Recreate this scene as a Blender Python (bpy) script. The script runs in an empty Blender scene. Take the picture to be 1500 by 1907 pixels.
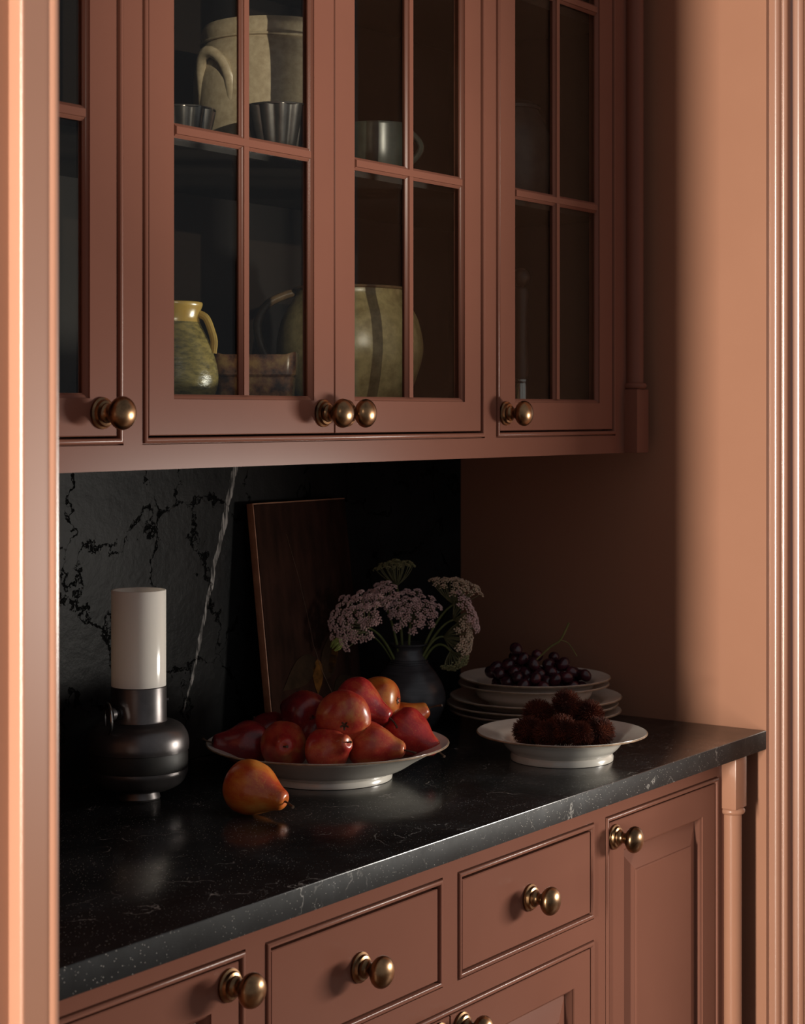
import bpy, bmesh, math, random
from mathutils import Vector, Matrix

random.seed(7)
sc = bpy.context.scene
col = sc.collection
PI = math.pi

# ------------------------------------------------------------------ camera
cam_data = bpy.data.cameras.new('camera')
cam = bpy.data.objects.new('camera', cam_data)
col.objects.link(cam)
cam.location = (0.0, 0.0, 1.46)
YAW = math.radians(54.45)                       # from +Y towards +X
cam.rotation_euler = (PI / 2, 0, -YAW)
cam_data.sensor_fit = 'HORIZONTAL'
cam_data.sensor_width = 24.0
cam_data.lens = 24.0 * 3400.0 / 1500.0
cam_data.shift_y = -182.5 / 1500.0
cam_data.clip_start = 0.05
cam_data.dof.use_dof = True
cam_data.dof.focus_distance = 2.62
cam_data.dof.aperture_fstop = 8.0
sc.camera = cam

# ------------------------------------------------------------------ world, windows, exposure
world = bpy.data.worlds.new('world')
sc.world = world
world.use_nodes = True
bg = world.node_tree.nodes['Background']
bg.inputs['Color'].default_value = (0.93, 0.95, 1.0, 1)
bg.inputs['Strength'].default_value = 0.29


def area_light(name, loc, target, sx, sy, power, color):
    d = bpy.data.lights.new(name, 'AREA')
    d.shape = 'RECTANGLE'
    d.size = sx
    d.size_y = sy
    d.energy = power
    d.color = color
    o = bpy.data.objects.new(name, d)
    col.objects.link(o)
    o.location = loc
    v = Vector(target) - Vector(loc)
    o.rotation_euler = v.to_track_quat('-Z', 'Y').to_euler()
    return o


# tall window in the room's right wall, and a narrow one far off in its left wall
area_light('right_window_light', (4.30, -0.47, 1.02), (2.0, 1.25, 1.25), 0.95, 0.28, 125.0, (1.0, 0.94, 0.85))
area_light('left_window_light', (-3.05, 0.42, 1.45), (2.96, 1.38, 1.35), 0.20, 2.1, 590.0, (1.0, 0.96, 0.85))
# an added spotlight, out of view behind the camera, aimed at the glazed doors
sp = bpy.data.lights.new('added_spotlight', 'SPOT')
sp.energy = 430.0
sp.color = (1.0, 0.88, 0.74)
sp.spot_size = math.radians(15)
sp.spot_blend = 1.0
sp.shadow_soft_size = 0.02
spo = bpy.data.objects.new('added_spotlight', sp)
col.objects.link(spo)
spo.location = (0.10, -1.85, 2.35)
spo.rotation_euler = (Vector((2.04, 1.60, 1.93)) - Vector(spo.location)).to_track_quat('-Z', 'Y').to_euler()

vs = sc.view_settings
vs.view_transform = 'Standard'
vs.look = 'None'
vs.gamma = 1.0
vs.use_curve_mapping = False
vs.exposure = 0.0

# ------------------------------------------------------------------ materials
MATS = {}


def new_mat(name):
    m = bpy.data.materials.new(name)
    m.use_nodes = True
    nt = m.node_tree
    MATS[name] = m
    return m, nt, nt.nodes['Principled BSDF']


def N(nt, t, **kw):
    n = nt.nodes.new(t)
    for k, v in kw.items():
        setattr(n, k, v)
    return n


def rgb(c):
    return (c[0], c[1], c[2], 1.0)


def ramp(nt, stops, interp='LINEAR'):
    r = N(nt, 'ShaderNodeValToRGB')
    r.color_ramp.interpolation = interp
    e = r.color_ramp.elements
    while len(e) < len(stops):
        e.new(0.5)
    for i, (p, c) in enumerate(stops):
        e[i].position = p
        e[i].color = rgb(c) if not isinstance(c, (int, float)) else (c, c, c, 1)
    return r


def coords(nt, scale=(1, 1, 1)):
    tc = N(nt, 'ShaderNodeTexCoord')
    mp = N(nt, 'ShaderNodeMapping')
    mp.inputs['Scale'].default_value = scale
    nt.links.new(tc.outputs['Object'], mp.inputs['Vector'])
    return mp.outputs['Vector']


def noise(nt, vec, scale, detail=4, rough=0.5):
    n = N(nt, 'ShaderNodeTexNoise')
    n.inputs['Scale'].default_value = scale
    n.inputs['Detail'].default_value = detail
    n.inputs['Roughness'].default_value = rough
    nt.links.new(vec, n.inputs['Vector'])
    return n.outputs['Fac']


def bump(nt, b, height, strength, dist):
    bp = N(nt, 'ShaderNodeBump')
    bp.inputs['Strength'].default_value = strength
    bp.inputs['Distance'].default_value = dist
    nt.links.new(height, bp.inputs['Height'])
    nt.links.new(bp.outputs['Normal'], b.inputs['Normal'])
    return bp


def mottled(name, c1, c2, scale=30, rough=0.4, spec=0.5, metallic=0.0, bump_s=0.0, bump_d=0.001,
            lo=0.35, hi=0.65, stretch=(1, 1, 1), coat=0.0, c3=None):
    m, nt, b = new_mat(name)
    v = coords(nt, stretch)
    f = noise(nt, v, scale, 6, 0.6)
    stops = [(lo, c1), (hi, c2)] if c3 is None else [(lo, c1), ((lo + hi) / 2, c2), (hi, c3)]
    r = ramp(nt, stops)
    nt.links.new(f, r.inputs['Fac'])
    nt.links.new(r.outputs['Color'], b.inputs['Base Color'])
    b.inputs['Roughness'].default_value = rough
    b.inputs['Specular IOR Level'].default_value = spec
    b.inputs['Metallic'].default_value = metallic
    b.inputs['Coat Weight'].default_value = coat
    b.inputs['Coat Roughness'].default_value = 0.12
    if bump_s:
        bump(nt, b, f, bump_s, bump_d)
    return m


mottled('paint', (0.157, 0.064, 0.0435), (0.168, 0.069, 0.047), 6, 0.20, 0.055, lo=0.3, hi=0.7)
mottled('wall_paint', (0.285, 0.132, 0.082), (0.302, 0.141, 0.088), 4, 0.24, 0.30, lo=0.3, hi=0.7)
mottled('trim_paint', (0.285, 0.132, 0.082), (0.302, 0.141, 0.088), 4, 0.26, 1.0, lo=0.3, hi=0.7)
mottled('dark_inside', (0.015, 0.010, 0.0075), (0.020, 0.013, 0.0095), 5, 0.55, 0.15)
mottled('floor_wood', (0.06, 0.03, 0.018), (0.10, 0.05, 0.028), 8, 0.5, 0.4, stretch=(1, 8, 1))
mottled('brass', (0.060, 0.036, 0.021), (0.30, 0.170, 0.085), 38, 0.29, 0.5, 1.0, lo=0.30, hi=0.68)
mottled('dark_bronze', (0.060, 0.054, 0.053), (0.10, 0.090, 0.088), 20, 0.34, 0.5, 0.75)
mottled('bronze_band', (0.010, 0.009, 0.008), (0.016, 0.014, 0.012), 40, 0.55, 0.3, 0.2)
mottled('opal_glass', (0.86, 0.82, 0.75), (0.88, 0.84, 0.78), 6, 0.14, 0.35)
nt = MATS['opal_glass'].node_tree
tl = N(nt, 'ShaderNodeBsdfTranslucent')
tl.inputs['Color'].default_value = (0.98, 0.94, 0.88, 1)
mxs = N(nt, 'ShaderNodeMixShader')
mxs.inputs['Fac'].default_value = 0.40
nt.links.new(nt.nodes['Principled BSDF'].outputs[0], mxs.inputs[1])
nt.links.new(tl.outputs[0], mxs.inputs[2])
nt.links.new(mxs.outputs[0], nt.nodes['Material Output'].inputs['Surface'])
mottled('porcelain', (0.60, 0.56, 0.49), (0.68, 0.64, 0.57), 9, 0.20, 0.5, coat=0.2)
mottled('plate_ware', (0.54, 0.45, 0.37), (0.66, 0.56, 0.47), 12, 0.24, 0.5)
mottled('rim_brown', (0.16, 0.10, 0.06), (0.34, 0.23, 0.15), 60, 0.3, 0.5)
mottled('black_vase', (0.034, 0.033, 0.037), (0.070, 0.067, 0.072), 14, 0.32, 0.5, bump_s=0.25, bump_d=0.0006, stretch=(1, 1, 9))
mottled('stoneware_grey', (0.44, 0.345, 0.225), (0.58, 0.47, 0.32), 90, 0.30, 0.5, bump_s=0.35, bump_d=0.0012)
mottled('stoneware_olive', (0.20, 0.155, 0.072), (0.34, 0.275, 0.135), 60, 0.32, 0.5, bump_s=0.3, bump_d=0.001)
mottled('yellow_glaze', (0.075, 0.065, 0.028), (0.26, 0.20, 0.065), 64, 0.24, 0.5, bump_s=0.6, bump_d=0.0015, stretch=(1, 1, 2.6), lo=0.3, hi=0.62)
mottled('ochre_glaze', (0.36, 0.22, 0.05), (0.48, 0.33, 0.09), 18, 0.24, 0.5)
mottled('brown_mottle', (0.035, 0.016, 0.012), (0.17, 0.075, 0.036), 48, 0.24, 0.5, bump_s=0.3, bump_d=0.001, c3=(0.30, 0.18, 0.07))
mottled('handle_glaze', (0.07, 0.040, 0.022), (0.18, 0.115, 0.06), 30, 0.28, 0.5)
mottled('dark_tin', (0.14, 0.125, 0.115), (0.22, 0.20, 0.185), 30, 0.30, 0.5, 0.8)
mottled('green_black_cup', (0.020, 0.026, 0.022), (0.045, 0.055, 0.046), 30, 0.3, 0.5)
mottled('dark_jar', (0.030, 0.026, 0.023), (0.060, 0.052, 0.045), 24, 0.45, 0.4)
mottled('dark_wood', (0.030, 0.015, 0.010), (0.055, 0.026, 0.016), 20, 0.45, 0.4, stretch=(1, 1, 0.2))
mottled('silver', (0.30, 0.29, 0.28), (0.40, 0.39, 0.37), 20, 0.25, 0.5, 1.0)
mottled('pear_stem', (0.035, 0.018, 0.010), (0.085, 0.046, 0.024), 80, 0.6, 0.3)
mottled('calyx', (0.030, 0.016, 0.010), (0.10, 0.055, 0.03), 120, 0.7, 0.2)
mottled('grape_skin', (0.020, 0.008, 0.013), (0.085, 0.016, 0.026), 26, 0.20, 0.5, lo=0.35, hi=0.7)
mottled('grape_stem', (0.10, 0.10, 0.025), (0.17, 0.15, 0.045), 60, 0.5, 0.3)
mottled('rambutan_skin', (0.030, 0.012, 0.010), (0.060, 0.018, 0.012), 60, 0.8, 0.0)
mottled('rambutan_spine', (0.034, 0.013, 0.011), (0.15, 0.036, 0.017), 30, 0.6, 0.12)
mottled('flower_stem', (0.09, 0.11, 0.030), (0.15, 0.17, 0.055), 50, 0.5, 0.3)
mottled('flower_ray', (0.11, 0.12, 0.055), (0.19, 0.18, 0.09), 60, 0.55, 0.3)
mottled('floret_pink', (0.52, 0.33, 0.31), (0.78, 0.56, 0.53), 120, 0.7, 0.2)
mottled('floret_cream', (0.48, 0.36, 0.24), (0.74, 0.56, 0.42), 120, 0.7, 0.2)
mottled('floret_green', (0.18, 0.18, 0.08), (0.34, 0.31, 0.15), 120, 0.7, 0.2)
mottled('bud_green', (0.22, 0.27, 0.06), (0.32, 0.38, 0.10), 90, 0.55, 0.3)
mottled('board_face', (0.014, 0.008, 0.006), (0.030, 0.014, 0.010), 9, 0.7, 0.0, stretch=(4, 4, 1))
mottled('board_edge', (0.26, 0.115, 0.062), (0.36, 0.17, 0.095), 30, 0.55, 0.3)
mottled('leaf_dark', (0.018, 0.012, 0.008), (0.034, 0.020, 0.012), 30, 0.7, 0.0)
mottled('leaf_amber', (0.030, 0.015, 0.006), (0.13, 0.055, 0.014), 40, 0.7, 0.0)
mottled('leaf_line', (0.09, 0.055, 0.040), (0.15, 0.09, 0.065), 60, 0.7, 0.0)


def pear_mat(name, red, dark, gold, lo, hi):
    m, nt, b = new_mat(name)
    tc = N(nt, 'ShaderNodeTexCoord')
    oi = N(nt, 'ShaderNodeObjectInfo')
    add = N(nt, 'ShaderNodeVectorMath', operation='ADD')
    cmb = N(nt, 'ShaderNodeMath', operation='MULTIPLY')
    cmb.inputs[1].default_value = 37.0
    nt.links.new(oi.outputs['Random'], cmb.inputs[0])
    nt.links.new(tc.outputs['Object'], add.inputs[0])
    nt.links.new(cmb.outputs[0], add.inputs[1])
    v = add.outputs[0]
    mp = N(nt, 'ShaderNodeMapping')
    mp.inputs['Scale'].default_value = (1.0, 1.0, 0.45)
    nt.links.new(v, mp.inputs['Vector'])
    big = noise(nt, mp.outputs['Vector'], 34, 6, 0.62)
    r = ramp(nt, [(lo, dark), ((lo + hi) / 2, red), (hi, gold)])
    nt.links.new(big, r.inputs['Fac'])
    fine = noise(nt, v, 420, 2, 0.6)
    fr = ramp(nt, [(0.58, 0.0), (0.72, 0.55)])
    nt.links.new(fine, fr.inputs['Fac'])
    mx = N(nt, 'ShaderNodeMixRGB')
    mx.inputs['Color2'].default_value = rgb(gold)
    nt.links.new(fr.outputs['Color'], mx.inputs['Fac'])
    nt.links.new(r.outputs['Color'], mx.inputs['Color1'])
    nt.links.new(mx.outputs['Color'], b.inputs['Base Color'])
    b.inputs['Roughness'].default_value = 0.29
    b.inputs['Specular IOR Level'].default_value = 0.45
    med = noise(nt, v, 90, 3, 0.5)
    bump(nt, b, med, 0.30, 0.0014)
    return m


pear_mat('pear_red', (0.36, 0.022, 0.020), (0.20, 0.008, 0.014), (0.46, 0.13, 0.035), 0.36, 0.70)
pear_mat('pear_dark', (0.17, 0.010, 0.014), (0.09, 0.006, 0.010), (0.30, 0.05, 0.02), 0.36, 0.74)
pear_mat('pear_blush', (0.38, 0.055, 0.024), (0.30, 0.016, 0.016), (0.44, 0.17, 0.05), 0.38, 0.68)
pear_mat('pear_russet', (0.46, 0.12, 0.018), (0.36, 0.045, 0.014), (0.50, 0.21, 0.045), 0.36, 0.66)

# clear glass, thin reflection
m = bpy.data.materials.new('pane_glass')
m.use_nodes = True
MATS['pane_glass'] = m
nt = m.node_tree
nt.nodes.remove(nt.nodes['Principled BSDF'])
tr = N(nt, 'ShaderNodeBsdfTransparent')
tr.inputs['Color'].default_value = (0.93, 0.94, 0.92, 1)
gl = N(nt, 'ShaderNodeBsdfGlossy')
gl.inputs['Roughness'].default_value = 0.02
mixs = N(nt, 'ShaderNodeMixShader')
mixs.inputs['Fac'].default_value = 0.018
nt.links.new(tr.outputs[0], mixs.inputs[1])
nt.links.new(gl.outputs[0], mixs.inputs[2])
nt.links.new(mixs.outputs[0], nt.nodes['Material Output'].inputs['Surface'])


def mathn(nt, op, a, b=None, clamp=False):
    n = N(nt, 'ShaderNodeMath', operation=op)
    n.use_clamp = clamp
    for i, x in enumerate((a, b)):
        if x is None:
            continue
        if isinstance(x, (int, float)):
            n.inputs[i].default_value = x
        else:
            nt.links.new(x, n.inputs[i])
    return n.outputs[0]


# black stone of the splashback: recessed cracks, one pale diagonal vein
def splash_mat():
    m, nt, b = new_mat('splash_stone')
    tc = N(nt, 'ShaderNodeTexCoord')
    v = tc.outputs['Object']
    nz = N(nt, 'ShaderNodeTexNoise')
    nz.inputs['Scale'].default_value = 9.0
    nz.inputs['Detail'].default_value = 7
    nz.inputs['Roughness'].default_value = 0.62
    nt.links.new(v, nz.inputs['Vector'])
    sub = N(nt, 'ShaderNodeVectorMath', operation='SUBTRACT')
    nt.links.new(nz.outputs['Color'], sub.inputs[0])
    sub.inputs[1].default_value = (0.5, 0.5, 0.5)
    scl = N(nt, 'ShaderNodeVectorMath', operation='SCALE')
    nt.links.new(sub.outputs[0], scl.inputs[0])
    scl.inputs['Scale'].default_value = 0.20
    ad = N(nt, 'ShaderNodeVectorMath', operation='ADD')
    nt.links.new(v, ad.inputs[0])
    nt.links.new(scl.outputs[0], ad.inputs[1])
    vo = N(nt, 'ShaderNodeTexVoronoi', feature='DISTANCE_TO_EDGE')
    vo.inputs['Scale'].default_value = 5.6
    nt.links.new(ad.outputs[0], vo.inputs['Vector'])
    width = noise(nt, v, 26, 5, 0.7)
    wr = ramp(nt, [(0.41, 0.003), (0.72, 0.052)])
    nt.links.new(width, wr.inputs['Fac'])
    crack = mathn(nt, 'SUBTRACT', wr.outputs['Color'], vo.outputs['Distance'])
    crack = mathn(nt, 'MULTIPLY', crack, 60.0, True)
    fine = noise(nt, v, 130, 6, 0.7)
    crk = mathn(nt, 'MULTIPLY', crack, mathn(nt, 'MULTIPLY', mathn(nt, 'SUBTRACT', fine, 0.34), 5.0, True), True)
    # the pale vein: distance from a line in the slab's plane
    sep = N(nt, 'ShaderNodeSeparateXYZ')
    nt.links.new(v, sep.inputs[0])
    x0, z0, x1, z1 = 2.167, 0.986, 2.287, 1.3635
    L = math.hypot(x1 - x0, z1 - z0)
    nx, nzv = (z1 - z0) / L, -(x1 - x0) / L
    d = mathn(nt, 'ADD', mathn(nt, 'MULTIPLY', sep.outputs['X'], nx), mathn(nt, 'MULTIPLY', sep.outputs['Z'], nzv))
    d = mathn(nt, 'SUBTRACT', d, x0 * nx + z0 * nzv)
    wob = mathn(nt, 'MULTIPLY', mathn(nt, 'SUBTRACT', noise(nt, v, 16, 3, 0.6), 0.5), 0.022)
    d = mathn(nt, 'ABSOLUTE', mathn(nt, 'ADD', d, wob))
    taper = mathn(nt, 'MULTIPLY', mathn(nt, 'SUBTRACT', sep.outputs['Z'], 0.975), 0.0125)
    wv = mathn(nt, 'ADD', mathn(nt, 'MULTIPLY', noise(nt, v, 34, 3, 0.6), 0.008), taper)
    wv = mathn(nt, 'SUBTRACT', wv, 0.0016)
    vein = mathn(nt, 'MULTIPLY', mathn(nt, 'SUBTRACT', wv, d), 900.0, True)
    above = mathn(nt, 'MULTIPLY', mathn(nt, 'SUBTRACT', sep.outputs['Z'], 0.985), 120.0, True)
    vein = mathn(nt, 'MULTIPLY', vein, above)
    streak = N(nt, 'ShaderNodeMapping')
    streak.inputs['Rotation'].default_value = (0, math.radians(17.5), 0)
    streak.inputs['Scale'].default_value = (260, 1, 26)
    nt.links.new(v, streak.inputs['Vector'])
    sn = noise(nt, streak.outputs['Vector'], 1.0, 4, 0.6)
    sr = ramp(nt, [(0.42, 0.02), (0.62, 0.85)])
    nt.links.new(sn, sr.inputs['Fac'])
    vein_f = mathn(nt, 'MULTIPLY', vein, sr.outputs['Color'])
    cloud = ramp(nt, [(0.3, (0.0065, 0.0068, 0.0070)), (0.7, (0.014, 0.0142, 0.0140))])
    nt.links.new(noise(nt, v, 11, 5, 0.6), cloud.inputs['Fac'])
    mx = N(nt, 'ShaderNodeMixRGB')
    nt.links.new(crk, mx.inputs['Fac'])
    nt.links.new(cloud.outputs['Color'], mx.inputs['Color1'])
    mx.inputs['Color2'].default_value = (0.003, 0.003, 0.003, 1)
    mx2 = N(nt, 'ShaderNodeMixRGB')
    nt.links.new(vein_f, mx2.inputs['Fac'])
    nt.links.new(mx.outputs['Color'], mx2.inputs['Color1'])
    mx2.inputs['Color2'].default_value = (0.33, 0.31, 0.29, 1)
    nt.links.new(mx2.outputs['Color'], b.inputs['Base Color'])
    b.inputs['Roughness'].default_value = 0.34
    b.inputs['Specular IOR Level'].default_value = 0.017
    h = mathn(nt, 'SUBTRACT', mathn(nt, 'MULTIPLY', noise(nt, v, 60, 5, 0.6), 0.22), mathn(nt, 'MULTIPLY', crk, 1.0))
    bump(nt, b, h, 0.9, 0.004)


splash_mat()


Z_TOP = 0.908


def counter_mat():
    m, nt, b = new_mat('counter_stone')
    tc = N(nt, 'ShaderNodeTexCoord')
    v = tc.outputs['Object']
    base = ramp(nt, [(0.3, (0.0080, 0.0080, 0.0082)), (0.55, (0.016, 0.0165, 0.017)), (0.8, (0.030, 0.033, 0.035))])
    nt.links.new(noise(nt, v, 14, 6, 0.65), base.inputs['Fac'])
    # mineral flecks
    vo = N(nt, 'ShaderNodeTexVoronoi')
    vo.inputs['Scale'].default_value = 330
    nt.links.new(v, vo.inputs['Vector'])
    fl = mathn(nt, 'MULTIPLY', mathn(nt, 'SUBTRACT', 0.19, vo.outputs['Distance']), 14.0, True)
    sepc = N(nt, 'ShaderNodeSeparateColor')
    nt.links.new(vo.outputs['Color'], sepc.inputs[0])
    pick = mathn(nt, 'GREATER_THAN', sepc.outputs[0], 0.62)
    fl = mathn(nt, 'MULTIPLY', fl, pick)
    zone = ramp(nt, [(0.34, 0.12), (0.56, 1.0)])
    nt.links.new(noise(nt, v, 7, 4, 0.6), zone.inputs['Fac'])
    fl = mathn(nt, 'MULTIPLY', fl, mathn(nt, 'MULTIPLY', zone.outputs['Color'], 0.85))
    # short pale veins
    nz = N(nt, 'ShaderNodeTexNoise')
    nz.inputs['Scale'].default_value = 12
    nz.inputs['Detail'].default_value = 6
    nt.links.new(v, nz.inputs['Vector'])
    ve = mathn(nt, 'ABSOLUTE', mathn(nt, 'SUBTRACT', nz.outputs['Fac'], 0.5))
    ve = mathn(nt, 'MULTIPLY', mathn(nt, 'SUBTRACT', 0.007, ve), 150.0, True)
    gate = ramp(nt, [(0.54, 0.0), (0.66, 1.0)])
    nt.links.new(noise(nt, v, 19, 3, 0.5), gate.inputs['Fac'])
    ve = mathn(nt, 'MULTIPLY', ve, mathn(nt, 'MULTIPLY', gate.outputs['Color'], 0.35))
    tot = mathn(nt, 'MAXIMUM', fl, ve)
    mx = N(nt, 'ShaderNodeMixRGB')
    nt.links.new(tot, mx.inputs['Fac'])
    nt.links.new(base.outputs['Color'], mx.inputs['Color1'])
    mx.inputs['Color2'].default_value = (0.70, 0.66, 0.60, 1)
    nt.links.new(mx.outputs['Color'], b.inputs['Base Color'])
    rr = ramp(nt, [(0.3, 0.15), (0.7, 0.24)])
    nt.links.new(noise(nt, v, 30, 5, 0.6), rr.inputs['Fac'])
    sepz = N(nt, 'ShaderNodeSeparateXYZ')
    nt.links.new(v, sepz.inputs[0])
    edge = mathn(nt, 'LESS_THAN', sepz.outputs['Z'], Z_TOP - 0.0012)
    nt.links.new(mathn(nt, 'ADD', rr.outputs['Color'], mathn(nt, 'MULTIPLY', edge, 0.36)), b.inputs['Roughness'])
    nt.links.new(mathn(nt, 'SUBTRACT', 0.30, mathn(nt, 'MULTIPLY', edge, 0.20)), b.inputs['Specular IOR Level'])
    bump(nt, b, noise(nt, v, 55, 5, 0.6), 0.12, 0.0012)


counter_mat()

# ------------------------------------------------------------------ geometry helpers
ORIGIN = {}                                       # world location of every parent built in world space


def link_mesh(name, bm, mat, parent=None, local=False, smooth=True, angle=35):
    me = bpy.data.meshes.new(name)
    bmesh.ops.recalc_face_normals(bm, faces=bm.faces[:])
    bm.to_mesh(me)
    bm.free()
    if smooth:
        for p in me.polygons:
            p.use_smooth = True
        me.set_sharp_from_angle(angle=math.radians(angle))
    me.materials.append(MATS[mat])
    o = bpy.data.objects.new(name, me)
    col.objects.link(o)
    if parent is not None:
        o.parent = parent
        if not local:
            o.matrix_parent_inverse = Matrix.Translation(-ORIGIN[parent.name])
    ORIGIN[o.name] = Vector((0, 0, 0)) if parent is None or not local else None
    if parent is not None and not local:
        ORIGIN[o.name] = Vector((0, 0, 0))
    return o


def thing(name, label, cat, loc, group=None):
    o = bpy.data.objects.new(name, None)
    o.empty_display_size = 0.05
    col.objects.link(o)
    o.location = loc
    ORIGIN[o.name] = Vector(loc)
    o['label'] = label
    o['category'] = cat
    if group:
        o['group'] = group
    return o


def tag(o, label, cat, group=None):
    o['label'] = label
    o['category'] = cat
    if group:
        o['group'] = group
    return o


def struct(name, bm, mat):
    o = link_mesh(name, bm, mat)
    o['kind'] = 'structure'
    return o


def box(bm, x0, x1, y0, y1, z0, z1, bev=0.0):
    vs_ = [bm.verts.new(p) for p in ((x0, y0, z0), (x1, y0, z0), (x1, y1, z0), (x0, y1, z0),
                                     (x0, y0, z1), (x1, y0, z1), (x1, y1, z1), (x0, y1, z1))]
    fs = [bm.faces.new([vs_[i] for i in f]) for f in
          ((0, 3, 2, 1), (4, 5, 6, 7), (0, 1, 5, 4), (1, 2, 6, 5), (2, 3, 7, 6), (3, 0, 4, 7))]
    if bev:
        es = list({e for f in fs for e in f.edges})
        bmesh.ops.bevel(bm, geom=es, offset=bev, segments=2, profile=0.5, affect='EDGES')


def BM():
    return bmesh.new()


def lathe(bm, prof, seg=48, center=(0, 0, 0), axis='Z', rfun=None, close=False):
    """prof: (radius, height) pairs; axis Z, or '-Y' for things that stick out of a front"""
    rings = []
    cx, cy, cz = center
    for r, h in prof:
        if r < 1e-6:
            p = (cx, cy, cz + h) if axis == 'Z' else (cx, cy - h, cz)
            rings.append([bm.verts.new(p)])
            continue
        ring = []
        for i in range(seg):
            a = 2 * PI * i / seg
            rr = r * (rfun(a, h) if rfun else 1)
            if axis == 'Z':
                p = (cx + rr * math.cos(a), cy + rr * math.sin(a), cz + h)
            else:
                p = (cx + rr * math.cos(a), cy - h, cz + rr * math.sin(a))
            ring.append(bm.verts.new(p))
        rings.append(ring)
    pairs = list(zip(rings[:-1], rings[1:]))
    if close:
        pairs.append((rings[-1], rings[0]))
    for a, b in pairs:
        if len(a) == 1 and len(b) == 1:
            continue
        for i in range(seg):
            j = (i + 1) % seg
            if len(a) == 1:
                bm.faces.new((a[0], b[i], b[j]))
            elif len(b) == 1:
                bm.faces.new((a[i], a[j], b[0]))
            else:
                bm.faces.new((a[i], a[j], b[j], b[i]))


def smooth_prof(pts, n=6):
    """Catmull-Rom through the profile points"""
    out = []
    P = [pts[0]] + list(pts) + [pts[-1]]
    for k in range(1, len(P) - 2):
        p0, p1, p2, p3 = P[k - 1], P[k], P[k + 1], P[k + 2]
        for i in range(n):
            t = i / n
            q = []
            for c in range(len(p1)):
                q.append(0.5 * ((2 * p1[c]) + (-p0[c] + p2[c]) * t + (2 * p0[c] - 5 * p1[c] + 4 * p2[c] - p3[c]) * t * t
                                + (-p0[c] + 3 * p1[c] - 3 * p2[c] + p3[c]) * t ** 3))
            out.append(tuple(q))
    out.append(tuple(pts[-1]))
    return out


def tube(bm, pts, radii, seg=8, closed=False, flat=1.0):
    pts = [Vector(p) for p in pts]
    n = len(pts)
    if isinstance(radii, (int, float)):
        radii = [radii] * n
    rings = []
    up = None
    for i in range(n):
        if closed:
            t = (pts[(i + 1) % n] - pts[i - 1]).normalized()
        else:
            t = (pts[min(i + 1, n - 1)] - pts[max(i - 1, 0)]).normalized()
        if up is None:
            ref = Vector((0, 0, 1)) if abs(t.z) < 0.9 else Vector((1, 0, 0))
            up = (ref - t * ref.dot(t)).normalized()
        else:
            up = (up - t * up.dot(t)).normalized()
        side = t.cross(up)
        rings.append([bm.verts.new(pts[i] + (up * math.cos(2 * PI * k / seg) * flat + side * math.sin(2 * PI * k / seg)) * radii[i])
                      for k in range(seg)])
    m_ = n if closed else n - 1
    for i in range(m_):
        a, b = rings[i], rings[(i + 1) % n]
        for k in range(seg):
            l = (k + 1) % seg
            bm.faces.new((a[k], a[l], b[l], b[k]))
    if not closed:
        bm.faces.new(rings[0][::-1])
        bm.faces.new(rings[-1])


def rect_rings(bm, x0, x1, z0, z1, prof, close=False, cap=False):
    """moulding mitred round a rectangle in the XZ plane; prof: (inset, y)"""
    rings = []
    for d, y in prof:
        rings.append([bm.verts.new(p) for p in ((x0 + d, y, z0 + d), (x1 - d, y, z0 + d), (x1 - d, y, z1 - d), (x0 + d, y, z1 - d))])
    pairs = list(zip(rings[:-1], rings[1:]))
    if close:
        pairs.append((rings[-1], rings[0]))
    for a, b in pairs:
        for i in range(4):
            j = (i + 1) % 4
            bm.faces.new((a[i], a[j], b[j], b[i]))
    if cap:
        bm.faces.new(rings[-1])


def plate_holes(bm, x0, x1, z0, z1, holes, y0, y1):
    """one connected board with rectangular openings"""
    xs = sorted({x0, x1, *[h[0] for h in holes], *[h[1] for h in holes]})
    zs = sorted({z0, z1, *[h[2] for h in holes], *[h[3] for h in holes]})
    V = {}

    def v(i, k, s):
        key = (i, k, s)
        if key not in V:
            V[key] = bm.verts.new((xs[i], y0 if s == 0 else y1, zs[k]))
        return V[key]

    def solid(i, k):
        if i < 0 or k < 0 or i >= len(xs) - 1 or k >= len(zs) - 1:
            return False
        cx, cz = (xs[i] + xs[i + 1]) / 2, (zs[k] + zs[k + 1]) / 2
        return not any(h[0] < cx < h[1] and h[2] < cz < h[3] for h in holes)
    for i in range(len(xs) - 1):
        for k in range(len(zs) - 1):
            if not solid(i, k):
                continue
            bm.faces.new((v(i, k, 0), v(i + 1, k, 0), v(i + 1, k + 1, 0), v(i, k + 1, 0)))
            bm.faces.new((v(i, k, 1), v(i, k + 1, 1), v(i + 1, k + 1, 1), v(i + 1, k, 1)))
            if not solid(i - 1, k):
                bm.faces.new((v(i, k, 0), v(i, k + 1, 0), v(i, k + 1, 1), v(i, k, 1)))
            if not solid(i + 1, k):
                bm.faces.new((v(i + 1, k, 0), v(i + 1, k, 1), v(i + 1, k + 1, 1), v(i + 1, k + 1, 0)))
            if not solid(i, k - 1):
                bm.faces.new((v(i, k, 0), v(i, k, 1), v(i + 1, k, 1), v(i + 1, k, 0)))
            if not solid(i, k + 1):
                bm.faces.new((v(i, k + 1, 0), v(i + 1, k + 1, 0), v(i + 1, k + 1, 1), v(i, k + 1, 1)))


def prism_xy(bm, pts, z0, z1):
    lo = [bm.verts.new((p[0], p[1], z0)) for p in pts]
    hi = [bm.verts.new((p[0], p[1], z1)) for p in pts]
    n = len(pts)
    for i in range(n):
        j = (i + 1) % n
        bm.faces.new((lo[i], lo[j], hi[j], hi[i]))
    bm.faces.new(lo[::-1])
    bm.faces.new(hi)


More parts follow.
